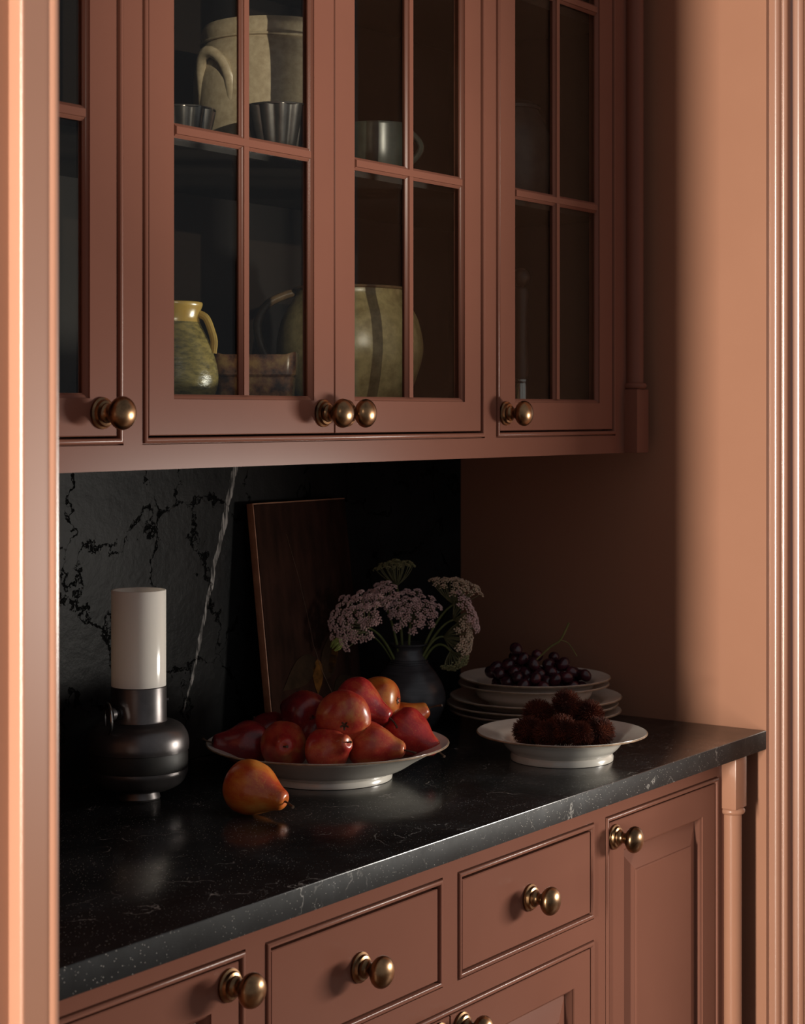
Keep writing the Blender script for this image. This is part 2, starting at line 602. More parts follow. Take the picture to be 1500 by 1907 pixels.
RIGHT = Vector((math.cos(YAW), -math.sin(YAW), 0))
DEPTH = Vector((math.sin(YAW), math.cos(YAW), 0))
UP = Vector((0, 0, 1))


def lean(r, u, t):
    """direction from how far a thing points right, up and out into the room"""
    return (RIGHT * r + UP * u - DEPTH * t).normalized()


# ------------------------------------------------------------------ the room and the alcove
XL, XR, YB = 1.084, 2.960, 1.975                 # alcove side walls and back
Y_UP, Y_LO = 1.565, 1.365                        # fronts of the wall cabinet and the base cabinet
Z_TOP, CEIL = 0.908, 2.72
ROOM_L, ROOM_R = 1.161, 1.335                    # room faces of the wall left and right of the alcove

b = BM(); box(b, -3.3, 4.7, -2.6, 2.12, -0.06, 0.0); struct('floor', b, 'floor_wood')
b = BM(); box(b, 0.9, 3.2, 1.16, 2.12, CEIL, CEIL + 0.06); struct('ceiling', b, 'wall_paint')
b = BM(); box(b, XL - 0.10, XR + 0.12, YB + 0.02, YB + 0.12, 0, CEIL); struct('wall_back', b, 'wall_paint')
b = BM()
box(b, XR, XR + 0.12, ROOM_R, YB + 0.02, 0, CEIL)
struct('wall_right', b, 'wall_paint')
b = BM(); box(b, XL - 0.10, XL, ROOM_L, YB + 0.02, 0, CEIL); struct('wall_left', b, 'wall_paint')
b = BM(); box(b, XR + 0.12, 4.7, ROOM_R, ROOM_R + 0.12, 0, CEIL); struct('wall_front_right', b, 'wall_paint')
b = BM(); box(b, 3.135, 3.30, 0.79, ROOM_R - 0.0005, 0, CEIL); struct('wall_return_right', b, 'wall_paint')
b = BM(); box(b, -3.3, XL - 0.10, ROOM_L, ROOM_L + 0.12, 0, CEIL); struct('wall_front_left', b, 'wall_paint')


def arc(cx, cy, r, a0, a1, n=7):
    return [(cx + r * math.cos(math.radians(a0 + (a1 - a0) * i / (n - 1))), cy + r * math.sin(math.radians(a0 + (a1 - a0) * i / (n - 1)))) for i in range(n)]


# moulded casing right of the alcove (section in plan, run up the wall)
yf = ROOM_R
prof = [(XR + 0.012, yf)]
prof += arc(XR + 0.019, yf - 0.010, 0.007, 180, 270, 6)
prof += [(XR + 0.0262, yf - 0.017), (XR + 0.0262, yf - 0.013)]
prof += arc(XR + 0.0335, yf - 0.0185, 0.0065, 170, 275, 6)
prof += [(XR + 0.0345, yf - 0.0245)]
prof += arc(XR + 0.055, yf - 0.0345, 0.0195, 142, 40, 8)
prof += arc(XR + 0.0790, yf - 0.027, 0.0085, 180, 272, 6)
prof += [(XR + 0.0805, yf - 0.031), (XR + 0.0850, yf - 0.031), (XR + 0.0850, yf - 0.0375), (XR + 0.0920, yf - 0.0375)]
prof += arc(XR + 0.0990, yf - 0.039, 0.0055, 180, 280, 5)
prof += [(XR + 0.106, yf - 0.041), (XR + 0.106, yf - 0.032), (XR + 0.1095, yf - 0.032), (XR + 0.1115, yf - 0.047),
         (XR + 0.172, yf - 0.047), (XR + 0.172, yf)]
b = BM(); prism_xy(b, prof, 0.0, CEIL)
struct('trim_1', b, 'trim_paint')

# plainer casing left of the alcove, close to the camera
yl = ROOM_L
xc = XL + 0.0135
prof = [(XL, yl + 0.03), (xc, yl + 0.03), (xc, yl - 0.012)]
prof += arc(xc - 0.0055, yl - 0.0150, 0.0045, 10, -150, 8)
prof += [(xc - 0.0110, yl - 0.0160), (xc - 0.0395, yl - 0.0160)]
prof += arc(xc - 0.0395, yl - 0.0135, 0.0025, 270, 180, 5)
prof += [(xc - 0.0420, yl), (XL, yl)]
b = BM(); prism_xy(b, prof, 0.0, CEIL)
struct('trim_2', b, 'trim_paint')

# ------------------------------------------------------------------ splashback and counter
b = BM(); box(b, XL + 0.001, XR - 0.001, YB, YB + 0.019, Z_TOP + 0.0005, 1.42)
o = link_mesh('splashback', b, 'splash_stone')
tag(o, 'black stone splashback with rough cracks and one pale diagonal vein, behind the counter', 'splashback')
b = BM(); box(b, XL, XR - 0.0005, 1.335, YB + 0.019, Z_TOP - 0.033, Z_TOP, 0.0009)
o = link_mesh('countertop', b, 'counter_stone')
tag(o, 'polished black stone countertop with pale flecks and chipped-looking front edge', 'countertop')

# ------------------------------------------------------------------ cabinet parts
KNOB = [(0.0, 0.0), (0.0192, 0.0), (0.0195, 0.0012), (0.0190, 0.0030), (0.0165, 0.0044), (0.0158, 0.0062), (0.0150, 0.0078),
        (0.0122, 0.0088), (0.0118, 0.0110), (0.0098, 0.0125), (0.0082, 0.0150), (0.0080, 0.0185), (0.0095, 0.0215)]
KNOB += [(0.0203 * math.sin(math.radians(a)), 0.0345 - 0.0128 * math.cos(math.radians(a))) for a in range(30, 180, 10)]
KNOB += [(0.0, 0.0473)]


def knob(parent, x, y, z):
    b = BM()
    lathe(b, KNOB, 32, (x, y, z), '-Y')
    return link_mesh('knob', b, 'brass', parent)


def bead(parent, x0, x1, z0, z1, y):
    b = BM()
    p = [(0.0, y + 0.004), (0.0014, y + 0.0042), (0.0018, y + 0.0006)]
    p += [(0.0051 - 0.0033 * math.cos(math.radians(a)), y - 0.0006 - 0.0026 * math.sin(math.radians(a))) for a in (0, 35, 70, 110, 145, 180)]
    p += [(0.0090, y + 0.004), (0.0090, y + 0.022), (0.0, y + 0.022)]
    rect_rings(b, x0, x1, z0, z1, p, close=True)
    return link_mesh('bead_moulding', b, 'paint', parent)


GAP = 0.0112                                     # opening edge to door edge


def glazed_door(parent, ox0, ox1, oz0, oz1, y, knob_x, gap_l=True, gap_r=True):
    x0 = ox0 + (GAP if gap_l else 0.0009)
    x1 = ox1 - (GAP if gap_r else 0.0009)
    z0, z1 = oz0 + GAP, oz1 - GAP
    T, S = 0.022, 0.0515
    b = BM()
    prof = [(0.0, y + T), (0.0, y + 0.0010), (0.0010, y), (S - 0.0060, y), (S - 0.0058, y + 0.0022), (S - 0.0042, y + 0.0030),
            (S - 0.0022, y + 0.0040), (S - 0.0012, y + 0.0056), (S, y + 0.0064), (S, y + 0.0085), (S - 0.008, y + 0.0088), (S - 0.008, y + T)]
    rect_rings(b, x0, x1, z0, z1, prof, close=True)
    d = link_mesh('door', b, 'paint', parent)
    gx0, gx1, gz0, gz1 = x0 + S, x1 - S, z0 + S, z1 - S
    cx = (gx0 + gx1) / 2
    hw = 0.0092
    zs = [1.8175, 2.1605]
    # glazing bars: moulded section

    def bar(section_along, fixed, a, c, vertical):
        b = BM()
        yo = 0.0012 if vertical else 0.0007
        sec = [(-0.003, y + 0.016), (-0.003, y + 0.0088), (-hw, y + 0.0085), (-hw, y + 0.0066), (-0.0080, y + 0.0056), (-0.0066, y + 0.0038), (-0.0052, y + 0.0030), (-0.0048, y + yo),
               (0.0048, y + yo), (0.0052, y + 0.0030), (0.0066, y + 0.0038), (0.0080, y + 0.0056), (hw, y + 0.0066), (hw, y + 0.0085), (0.003, y + 0.0088), (0.003, y + 0.016)]
        if vertical:
            lo = [b.verts.new((fixed + s, yy, a)) for s, yy in sec]
            hi = [b.verts.new((fixed + s, yy, c)) for s, yy in sec]
        else:
            lo = [b.verts.new((a, yy, fixed + s)) for s, yy in sec]
            hi = [b.verts.new((c, yy, fixed + s)) for s, yy in sec]
        n = len(sec)
        for i in range(n):
            j = (i + 1) % n
            b.faces.new((lo[i], lo[j], hi[j], hi[i]))
        b.faces.new(lo[::-1]); b.faces.new(hi)
        link_mesh('muntin', b, 'paint', d)
    edges = [gz0, *zs, gz1]
    bar(None, cx, gz0, gz1, True)
    for z in zs:
        bar(None, z, gx0, gx1, False)
    for i in range(3):
        za = edges[i] + (hw - 0.002 if i else -0.003)
        zb = edges[i + 1] - (hw - 0.002 if i < 2 else -0.003)
        for xa, xb in ((gx0 - 0.003, cx - hw + 0.002), (cx + hw - 0.002, gx1 + 0.003)):
            b = BM()
            box(b, xa, xb, y + 0.0092, y + 0.0115, za, zb)
            link_mesh('glass_pane', b, 'pane_glass', d, smooth=False)
    knob(d, knob_x, y, 1.461)
    return d


def panel_door(parent, ox0, ox1, oz0, oz1, y, knob_at, gap_l=True, gap_r=True):
    x0 = ox0 + (GAP if gap_l else 0.0009)
    x1 = ox1 - (GAP if gap_r else 0.0009)
    z0, z1 = oz0 + GAP, oz1 - GAP
    T, S = 0.022, 0.055
    b = BM()
    prof = [(0.0, y + T), (0.0, y + 0.0010), (0.0010, y), (S - 0.0075, y), (S - 0.0073, y + 0.0020), (S - 0.0050, y + 0.0030),
            (S - 0.0020, y + 0.0062), (S, y + 0.0115), (S + 0.003, y + 0.0118)]
    rect_rings(b, x0, x1, z0, z1, prof)
    d = link_mesh('door', b, 'paint', parent)
    b = BM()
    prof = [(S + 0.002, y + 0.016), (S + 0.002, y + 0.0116), (S + 0.033, y + 0.0030), (S + 0.0340, y + 0.0012), (S + 0.036, y + 0.0004)]
    rect_rings(b, x0, x1, z0, z1, prof, cap=True)
    link_mesh('raised_panel', b, 'paint', d, angle=12)
    if knob_at:
        knob(d, knob_at[0], y, knob_at[1])
    return d


def drawer(parent, ox0, ox1, oz0, oz1, y):
    x0, x1, z0, z1 = ox0 + GAP, ox1 - GAP, oz0 + GAP, oz1 - GAP - 0.0015
    b = BM()
    rect_rings(b, x0, x1, z0, z1, [(0.0, y + 0.022), (0.0, y + 0.0012), (0.0012, y)], cap=True)
    d = link_mesh('drawer', b, 'paint', parent)
    knob(d, (x0 + x1) / 2, y, (z0 + z1) / 2)
    return d


def pilaster(parent, x, y, parts, mat='paint'):
    """square block, collar and turned column down the cabinet corner; parts: (block_z0, block_z1, col_z0, col_z1, collar_z)"""
    bz0, bz1, cz0, cz1, kz = parts
    b = BM(); box(b, x, x + 0.043, y - 0.026, y + 0.01, bz0, bz1, 0.0012)
    link_mesh('pilaster_block', b, mat, parent)
    cx, cy = x + 0.0215, y - 0.0090
    b = BM()
    lathe(b, [(0.0, cz0), (0.0160, cz0), (0.0160, cz1), (0.0, cz1)], 36, (cx, cy, 0))
    link_mesh('pilaster_column', b, mat, parent)
    b = BM()
    pr = [(0.0, -0.007)] + [(0.0165 + 0.0055 * math.sin(math.radians(a)), -0.0058 * math.cos(math.radians(a))) for a in range(0, 181, 20)] + [(0.0, 0.007)]
    lathe(b, pr, 36, (cx, cy, kz))
    link_mesh('collar', b, mat, parent)


# ---- wall cabinet
UZ0, UZ1 = 1.391, 2.62
uc = thing('wall_cabinet', 'terracotta painted wall cabinet with four glazed doors above the black counter', 'cabinet', (2.0265, 1.77, UZ0))
PX0 = 2.868
UX0, UX1 = 2 * 2.0265 - 2.911, 2.911
holes = [(1.217, 1.607, 1.422, 2.566), (1.640, 2.413, 1.422, 2.566), (2.446, 2.836, 1.422, 2.566)]
b = BM(); plate_holes(b, UX0, UX1, UZ0, UZ1, holes, Y_UP, Y_UP + 0.022)
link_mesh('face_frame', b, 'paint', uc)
yi = Y_UP + 0.0225
b = BM(); box(b, UX0, UX1, yi, YB - 0.001, UZ0 + 0.001, UZ0 + 0.019)
link_mesh('bottom_board', b, 'paint', uc)
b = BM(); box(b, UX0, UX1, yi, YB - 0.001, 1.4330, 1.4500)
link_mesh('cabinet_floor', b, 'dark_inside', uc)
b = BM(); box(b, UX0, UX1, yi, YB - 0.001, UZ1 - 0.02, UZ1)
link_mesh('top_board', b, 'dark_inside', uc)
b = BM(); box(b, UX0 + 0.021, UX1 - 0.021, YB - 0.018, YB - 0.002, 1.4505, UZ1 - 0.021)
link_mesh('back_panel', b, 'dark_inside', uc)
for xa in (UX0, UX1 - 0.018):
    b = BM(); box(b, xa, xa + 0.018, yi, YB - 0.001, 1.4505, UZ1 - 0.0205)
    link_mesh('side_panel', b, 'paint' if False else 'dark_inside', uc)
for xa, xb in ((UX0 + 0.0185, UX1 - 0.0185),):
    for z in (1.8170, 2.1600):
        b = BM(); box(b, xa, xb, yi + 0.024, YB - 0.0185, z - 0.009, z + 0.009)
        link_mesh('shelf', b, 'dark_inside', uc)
for h in holes:
    bead(uc, *h, Y_UP)
CUX = 2.0265
glazed_door(uc, *holes[0], Y_UP, 1.607 - GAP - 0.026)
glazed_door(uc, 1.640, CUX, 1.422, 2.566, Y_UP, CUX - 0.0265, True, False)
glazed_door(uc, CUX, 2.413, 1.422, 2.566, Y_UP, CUX + 0.0265, False, True)
glazed_door(uc, *holes[2], Y_UP, 2.446 + GAP + 0.017)
ZK = 1.391 + 0.119
for xa in (PX0, UX0):
    pilaster(uc, xa, Y_UP, (UZ0, ZK - 0.006, ZK, UZ1, ZK))  # darker paint than the lower pilasters, imitating the shade up here

# ---- base cabinet
bc = thing('base_cabinet', 'terracotta painted base cabinet with drawers and panelled doors under the black counter', 'cabinet', (2.0265, 1.66, 0))
LZ1 = Z_TOP - 0.0335
CLX = 2.0195
H_A = (1.212, 1.600, 0.10, 0.846)
H_B = (1.635, 2.002, 0.699, 0.845)
H_C = (2.037, 2.407, 0.699, 0.845)
H_P = (1.635, 2.407, 0.10, 0.668)
H_D = (2.442, 2.832, 0.10, 0.846)
LX0, LX1 = 1.140, 2.889
b = BM(); plate_holes(b, LX0, LX1, 0.0, LZ1, [H_A, H_B, H_C, H_P, H_D], Y_LO, Y_LO + 0.022)
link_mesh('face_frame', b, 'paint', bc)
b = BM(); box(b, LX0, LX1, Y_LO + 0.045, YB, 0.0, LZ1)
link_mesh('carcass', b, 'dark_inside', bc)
for h in (H_A, H_B, H_C, H_P, H_D):
    bead(bc, *h, Y_LO)
drawer(bc, *H_B, Y_LO)
drawer(bc, *H_C, Y_LO)
panel_door(bc, *H_A, Y_LO, (1.571, 0.812))
panel_door(bc, *H_D, Y_LO, (2.470, 0.811))
panel_door(bc, H_P[0], CLX, H_P[2], H_P[3], Y_LO, (CLX - 0.027, 0.636), True, False)
panel_door(bc, CLX, H_P[1], H_P[2], H_P[3], Y_LO, (CLX + 0.027, 0.636), False, True)
for xa in (2.846, LX0):
    pilaster(bc, xa, Y_LO, (0.788, LZ1, 0.0, 0.783, 0.783), 'wall_paint')  # lighter paint stands in for the light falling on the lower pilasters

# ------------------------------------------------------------------ things on the counter
# ---- candle lamp
LX, LY = 1.912, 1.832
lamp = thing('table_lamp', 'squat dark bronze lamp with a tall white glass cylinder, on the counter', 'lamp', (LX, LY, Z_TOP))
b = BM()
lathe(b, [(0.0, 0.0003), (0.030, 0.0003), (0.031, 0.003), (0.029, 0.010), (0.028, 0.014), (0.0, 0.014)], 48, (0, 0, 0))
link_mesh('foot', b, 'dark_bronze', lamp, local=True)
b = BM()
body = smooth_prof([(0.027, 0.012), (0.046, 0.0155), (0.062, 0.024), (0.0695, 0.037), (0.0705, 0.045)], 5)
body += [(0.0690, 0.0455)]
lathe(b, [(0.0, 0.012)] + body + [(0.0, 0.0455)], 64)
link_mesh('lower_body', b, 'dark_bronze', lamp, local=True)
b = BM()
lathe(b, [(0.0, 0.0455), (0.0697, 0.0455), (0.0707, 0.050), (0.0707, 0.066), (0.0697, 0.0705), (0.0, 0.0705)], 64)
link_mesh('middle_band', b, 'bronze_band', lamp, local=True)
b = BM()
body = [(0.0690, 0.0708)] + smooth_prof([(0.0715, 0.0712), (0.0722, 0.080), (0.0700, 0.093), (0.0630, 0.1045), (0.0520, 0.1105), (0.0405, 0.1125)], 5)
lathe(b, [(0.0, 0.0708)] + body + [(0.0, 0.1125)], 64)
link_mesh('upper_body', b, 'dark_bronze', lamp, local=True)
b = BM()
lathe(b, [(0.0, 0.112), (0.0410, 0.112), (0.0400, 0.1145), (0.0397, 0.1615), (0.0388, 0.1625), (0.0, 0.1625)], 64)
link_mesh('collar', b, 'dark_bronze', lamp, local=True)
b = BM()
lathe(b, [(0.0, 0.1627), (0.0392, 0.1627), (0.0392, 0.2990), (0.0386, 0.2998), (0.0372, 0.2998), (0.0366, 0.2990), (0.0366, 0.168), (0.0, 0.168)], 64)
link_mesh('glass_cylinder', b, 'opal_glass', lamp, local=True, angle=60)
# turning screw with a ring, standing out of the neck towards the room on the left
sd = lean(-0.60, 0.0, 0.80)
s0 = Vector((0, 0, 0.128)) + sd * 0.037
b = BM()
tube(b, [s0, s0 + sd * 0.006, s0 + sd * 0.0062, s0 + sd * 0.014, s0 + sd * 0.0142, s0 + sd * 0.020],
     [0.0085, 0.0085, 0.0052, 0.0052, 0.0095, 0.0088], 20)
pin = link_mesh('turning_screw', b, 'dark_bronze', lamp, local=True)
b = BM()
rc = s0 + sd * 0.0225 + Vector((0, 0, -0.006))
ra = lean(0.36, 0.0, 0.93)
tube(b, [rc + ra * (0.0205 * math.cos(2 * PI * i / 40)) + UP * (0.0215 * math.sin(2 * PI * i / 40)) for i in range(40)], 0.0020, 8, closed=True)
link_mesh('ring', b, 'silver', pin, local=True)
b = BM()
sd2 = lean(0.85, 0, -0.2)
s1 = Vector((0, 0, 0.141)) + sd2 * 0.039
tube(b, [s1, s1 + sd2 * 0.004], [0.003, 0.0028], 12)
link_mesh('small_screw', b, 'dark_bronze', lamp, local=True)


# ---- dishes
def dish(name, label, cat, loc, prof_out, prof_in, mat, group=None, rim=True, seg=72):
    t = thing(name, label, cat, loc, group)
    b = BM()
    lathe(b, [(0.0, prof_out[0][1])] + prof_out + prof_in[::-1] + [(0.0, prof_in[0][1])], seg)
    link_mesh('dish_body', b, mat, t, local=True, angle=50)
    if rim:
        R, H = prof_out[-1]
        b = BM()
        pr = [(R + 0.0001 + 0.0013 * math.cos(2 * PI * i / 8), H + 0.0008 + 0.0013 * math.sin(2 * PI * i / 8)) for i in range(8)]
        lathe(b, pr, seg, close=True)
        link_mesh('rim', b, 'rim_brown', t, local=True)
    return t


FBX, FBY = 2.192, 1.706
out = [(0.095, 0.0004), (0.098, 0.0006), (0.0985, 0.004), (0.0965, 0.009)] + smooth_prof([(0.098, 0.010), (0.118, 0.018), (0.140, 0.0315), (0.165, 0.0450), (0.1835, 0.0525)], 5)
inn = smooth_prof([(0.085, 0.010), (0.104, 0.0165), (0.125, 0.0285), (0.143, 0.0395), (0.166, 0.0490), (0.1830, 0.0548)], 5)
dish('serving_dish', 'wide white footed serving dish with a thin brown rim, heaped with pears', 'dish', (FBX, FBY, Z_TOP), out, inn, 'porcelain')

RBX, RBY = 2.527, 1.492
out = [(0.079, 0.0004), (0.082, 0.0006), (0.0825, 0.006), (0.0800, 0.0110)] + smooth_prof([(0.081, 0.012), (0.090, 0.020), (0.101, 0.0330), (0.118, 0.0385), (0.1355, 0.0425)], 5)
inn = smooth_prof([(0.070, 0.010), (0.084, 0.0170), (0.0985, 0.0350), (0.118, 0.0412), (0.1350, 0.0450)], 5)
dish('soup_plate', 'cream soup plate holding the spiny rambutans, near the counter edge', 'plate', (RBX, RBY, Z_TOP), out, inn, 'porcelain')

SX, SY = 2.783, 1.700
z = Z_TOP
stack = ['plain wide dinner plate, lowest of the stack by the dark side wall',
         'wide dinner plate, second from the bottom of the stack',
         'wide dinner plate, third from the bottom and just under the deep plates']
for i in range(3):
    base = Z_TOP + 0.0122 * i
    out = [(0.090, 0.0004), (0.094, 0.0006), (0.094, 0.004), (0.093, 0.0052)] + smooth_prof([(0.094, 0.0062), (0.112, 0.0105), (0.125, 0.0185), (0.152, 0.0255)], 5)
    inn = smooth_prof([(0.075, 0.0080), (0.110, 0.0130), (0.123, 0.0212), (0.1515, 0.0282)], 5)
    dish('dinner_plate', stack[i], 'plate', (SX + (0.003, -0.002, 0.001)[i], SY + (0.0, 0.003, -0.002)[i], base), out, inn, 'plate_ware', 'plates in the stack')
stack2 = ['deep plate, lower of the two on top of the wide plates',
          'deep plate on top of the stack, holding the grapes']
for i in range(2):
    base = Z_TOP + 0.0122 * 2 + 0.0085 + 0.0105 * i
    out = [(0.076, 0.0004), (0.080, 0.0006), (0.080, 0.005), (0.079, 0.0062)] + smooth_prof([(0.081, 0.0072), (0.100, 0.0180), (0.108, 0.0320), (0.1335, 0.0400)], 5)
    inn = smooth_prof([(0.065, 0.0090), (0.096, 0.0185), (0.106, 0.0342), (0.1330, 0.0425)], 5)
    dish('deep_plate', stack2[i], 'plate', (SX - 0.002 + 0.004 * i, SY, base), out, inn, 'plate_ware', 'plates in the stack')
Z_GRAPE = Z_TOP + 0.0122 * 2 + 0.0085 + 0.0105 + 0.012

# ---- vase
VX, VY = 2.613, 1.855
vase = thing('vase', 'matt black round-bellied vase with a narrow collar behind the pears', 'vase', (VX, VY, Z_TOP))
vp = smooth_prof([(0.036, 0.0005), (0.046, 0.006), (0.0585, 0.026), (0.0655, 0.050), (0.0620, 0.074), (0.0485, 0.098), (0.0360, 0.114), (0.0295, 0.126), (0.0265, 0.137), (0.0275, 0.1425), (0.0335, 0.1475)], 6)
vi = [(0.0335, 0.1495), (0.0310, 0.1498), (0.0240, 0.1440), (0.0225, 0.137), (0.025, 0.120), (0.030, 0.10)]
b = BM(); lathe(b, [(0.0, 0.0005)] + vp + vi + [(0.0, 0.098)], 64)
vb = link_mesh('vase_body', b, 'black_vase', vase, local=True, angle=60)
for zz, rr in ((0.1155, 0.0356), (0.119, 0.0338), (0.1225, 0.0320)):
    b = BM()
    pr = [(rr + 0.0012 * math.cos(2 * PI * i / 8), zz + 0.0012 * math.sin(2 * PI * i / 8)) for i in range(8)]
    lathe(b, pr, 48, close=True)
    link_mesh('incised_ring', b, 'black_vase', vase, local=True)

# ---- flowers: each stem is lifted out on its own
MOUTH = Vector((VX, VY, Z_TOP + 0.146))


def bez(p0, p1, p2, n):
    return [p0 * (1 - t) ** 2 + p1 * 2 * t * (1 - t) + p2 * t * t for t in [i / (n - 1) for i in range(n)]]


def floret(bm, c, d, r):
    ref = Vector((0, 0, 1)) if abs(d.z) < 0.9 else Vector((1, 0, 0))
    a = d.cross(ref).normalized()
    e = d.cross(a)
    k0 = random.random() * 6.28
    top = bm.verts.new(c + d * r * 0.5)
    low = bm.verts.new(c - d * r * 0.9)
    ring = []
    for k in range(10):
        rr = r * (1.0 if k % 2 == 0 else 0.45)
        an = k0 + 2 * PI * k / 10
        ring.append(bm.verts.new(c + (a * math.cos(an) + e * math.sin(an)) * rr + d * (r * 0.25 if k % 2 == 0 else 0)))
    for k in range(10):
        l = (k + 1) % 10
        bm.faces.new((top, ring[k], ring[l]))
        bm.faces.new((low, ring[l], ring[k]))


def umbel(label, to_right, to_up, to_room, facing, R, rays, per, fl_mat, mouth_off, cup=0.85, fr=0.0023, droop=0.0, small=0.0075):
    """an umbel whose head sits (right, up, out) metres from the mouth of the vase"""
    hub = MOUTH + RIGHT * to_right + UP * to_up - DEPTH * to_room
    ax = lean(*facing)
    t = thing('umbel_flower', label, 'flower', MOUTH + RIGHT * mouth_off[0] - DEPTH * mouth_off[1] - UP * 0.05, 'flowers in the black vase')
    o0 = ORIGIN[t.name]
    base = o0
    hub0 = hub - ax * (R * cup)
    ctl = base.lerp(hub0, 0.5) + UP * (0.03 + 0.25 * (hub0 - base).length * 0.3) * (1 if droop == 0 else 1.6)
    b = BM()
    pts = bez(base, ctl, hub0, 14)
    tube(b, [p - o0 for p in pts], [0.0026 - 0.0009 * i / 13 for i in range(14)], 8)
    link_mesh('stem', b, 'flower_stem', t, local=True)
    ref = Vector((0, 0, 1)) if abs(ax.z) < 0.9 else Vector((1, 0, 0))
    e1 = ax.cross(ref).normalized()
    e2 = ax.cross(e1)
    br, bf = BM(), BM()
    for i in range(rays):
        rho = R * math.sqrt((i + 0.5) / rays) * random.uniform(0.93, 1.05)
        an = i * 2.39996 + random.uniform(-0.15, 0.15)
        rad = e1 * math.cos(an) + e2 * math.sin(an)
        end = hub0 + rad * rho + ax * (R * cup * (1.0 - 0.28 * (rho / R) ** 2)) + Vector([random.uniform(-1, 1) * 0.0022 for _ in range(3)])
        mid = hub0 + rad * (rho * 0.72) + ax * (R * cup * 0.36)
        tube(br, [p - o0 for p in bez(hub0, mid, end, 6)], [0.0008, 0.00075, 0.0007, 0.00065, 0.0006, 0.0005], 5)
        nd = (ax * 1.0 + rad * (0.75 * rho / R)).normalized()
        f1 = nd.cross(Vector((0.3, 0.2, 1))).normalized()
        f2 = nd.cross(f1)
        for k in range(per):
            q = small * math.sqrt((k + 0.3) / per)
            a2 = k * 2.39996 + i
            c = end + (f1 * math.cos(a2) + f2 * math.sin(a2)) * q + nd * (0.0035 - 0.5 * q * q / small) + Vector([random.uniform(-1, 1) * 0.0006 for _ in range(3)])
            if k % 3 == 0:
                tube(br, [end - o0, c - nd * 0.0012 - o0], [0.00045, 0.00035], 4)
            floret(bf, c - o0, (nd + (c - end) * 40).normalized(), fr * random.uniform(0.8, 1.2))
    r_ = link_mesh('rays', br, 'flower_ray', t, local=True)
    r_['kind'] = 'stuff'
    f_ = link_mesh('florets', bf, fl_mat, t, local=True, smooth=False)
    f_['kind'] = 'stuff'
    return t


umbel('large dusky pink flower head leaning out to the left over the pears', -0.098, 0.064, 0.105, (-0.48, 0.48, 0.64), 0.056, 44, 15, 'floret_pink', (-0.014, 0.004))
umbel('dusky pink flower head tucked between the far left one and the middle one', -0.055, 0.096, 0.050, (-0.45, 0.72, 0.45), 0.034, 26, 14, 'floret_pink', (-0.010, 0.012), 0.8)
umbel('greenish flower head standing highest, cup shaped, seen from the side', -0.022, 0.146, -0.010, (-0.05, 1.0, 0.02), 0.034, 30, 8, 'floret_green', (-0.008, -0.006), 1.25, 0.0018, small=0.0055)
umbel('flat pink flower head in the middle, just above the vase mouth', 0.008, 0.072, 0.040, (0.10, 0.66, 0.66), 0.048, 40, 15, 'floret_pink', (0.0, 0.010), 0.8)
umbel('cream and green flower head at the upper right of the bouquet', 0.088, 0.112, 0.0, (0.20, 0.93, 0.12), 0.047, 32, 11, 'floret_cream', (0.010, -0.004), 0.9, 0.002)
umbel('pink flower head turned away to the right, under the cream one', 0.112, 0.064, 0.012, (0.80, 0.45, 0.10), 0.040, 30, 12, 'floret_pink', (0.014, 0.002), 0.95)
umbel('cream flower head on the right, facing sideways with curved green rays', 0.106, 0.014, 0.024, (0.93, -0.05, 0.30), 0.042, 34, 11, 'floret_cream', (0.013, 0.010), 1.1)
umbel('small greenish flower head drooping lowest beside the vase', 0.084, -0.034, 0.030, (0.35, -0.90, 0.25), 0.027, 22, 9, 'floret_green', (0.018, 0.006), 1.1, 0.0022, droop=1)
# a single closed bud on a thin arched stem
t = thing('flower_bud', 'single pale green bud on a thin stalk at the far left of the bouquet', 'bud', MOUTH + RIGHT * -0.018 - UP * 0.05, 'flowers in the black vase')
o0 = ORIGIN[t.name]
tip = MOUTH + RIGHT * -0.114 + UP * 0.024 - DEPTH * 0.105
b = BM()
mid1 = MOUTH + RIGHT * -0.060 + UP * 0.060 - DEPTH * 0.050
tube(b, [p - o0 for p in bez(o0, mid1, tip, 14)], 0.0013, 6)
link_mesh('stem', b, 'flower_stem', t, local=True)
for k in range(7):
    b = BM()
    an = 2 * PI * k / 7
    d1 = lean(-0.55, -0.65, 0.1)
    e1 = d1.cross(UP).normalized(); e2 = d1.cross(e1)
    rad = e1 * math.cos(an) + e2 * math.sin(an)
    p = [tip, tip + d1 * 0.006 + rad * 0.0055, tip + d1 * 0.014 + rad * 0.0075, tip + d1 * 0.0225 + rad * 0.0052]
    tube(b, [q - o0 for q in p], [0.0016, 0.0034, 0.0030, 0.0006], 6)
    link_mesh('bract', b, 'bud_green', t, local=True)

# ---- leaning board with a painted branch
H, W, TH = 0.4075, 0.250, 0.014
pb = thing('painted_panel', 'dark brown painted panel leaning on the splashback, with a branch and amber leaves', 'painting', (2.303, 1.9025, Z_TOP))
pb.rotation_euler = (-math.radians(6.6), 0, 0)    # leans back, top against the stone
b = BM(); box(b, 0, W, 0.0, TH, 0.0005, H, 0.001)
link_mesh('panel_edge', b, 'board_edge', pb, local=True)
b = BM(); box(b, 0.0022, W - 0.0022, -0.0012, 0.004, 0.003, H - 0.0022)
face = link_mesh('painted_face', b, 'board_face', pb, local=True)
b = BM()
tube(b, [(0.078, -0.0014, 0.352), (0.098, -0.0014, 0.285), (0.114, -0.0014, 0.215), (0.124, -0.0014, 0.160), (0.140, -0.0014, 0.115), (0.175, -0.0014, 0.052)],
     [0.0006, 0.0008, 0.0010, 0.0011, 0.0017, 0.0020], 6, flat=0.4)
link_mesh('painted_twig', b, 'leaf_line', face, local=True)


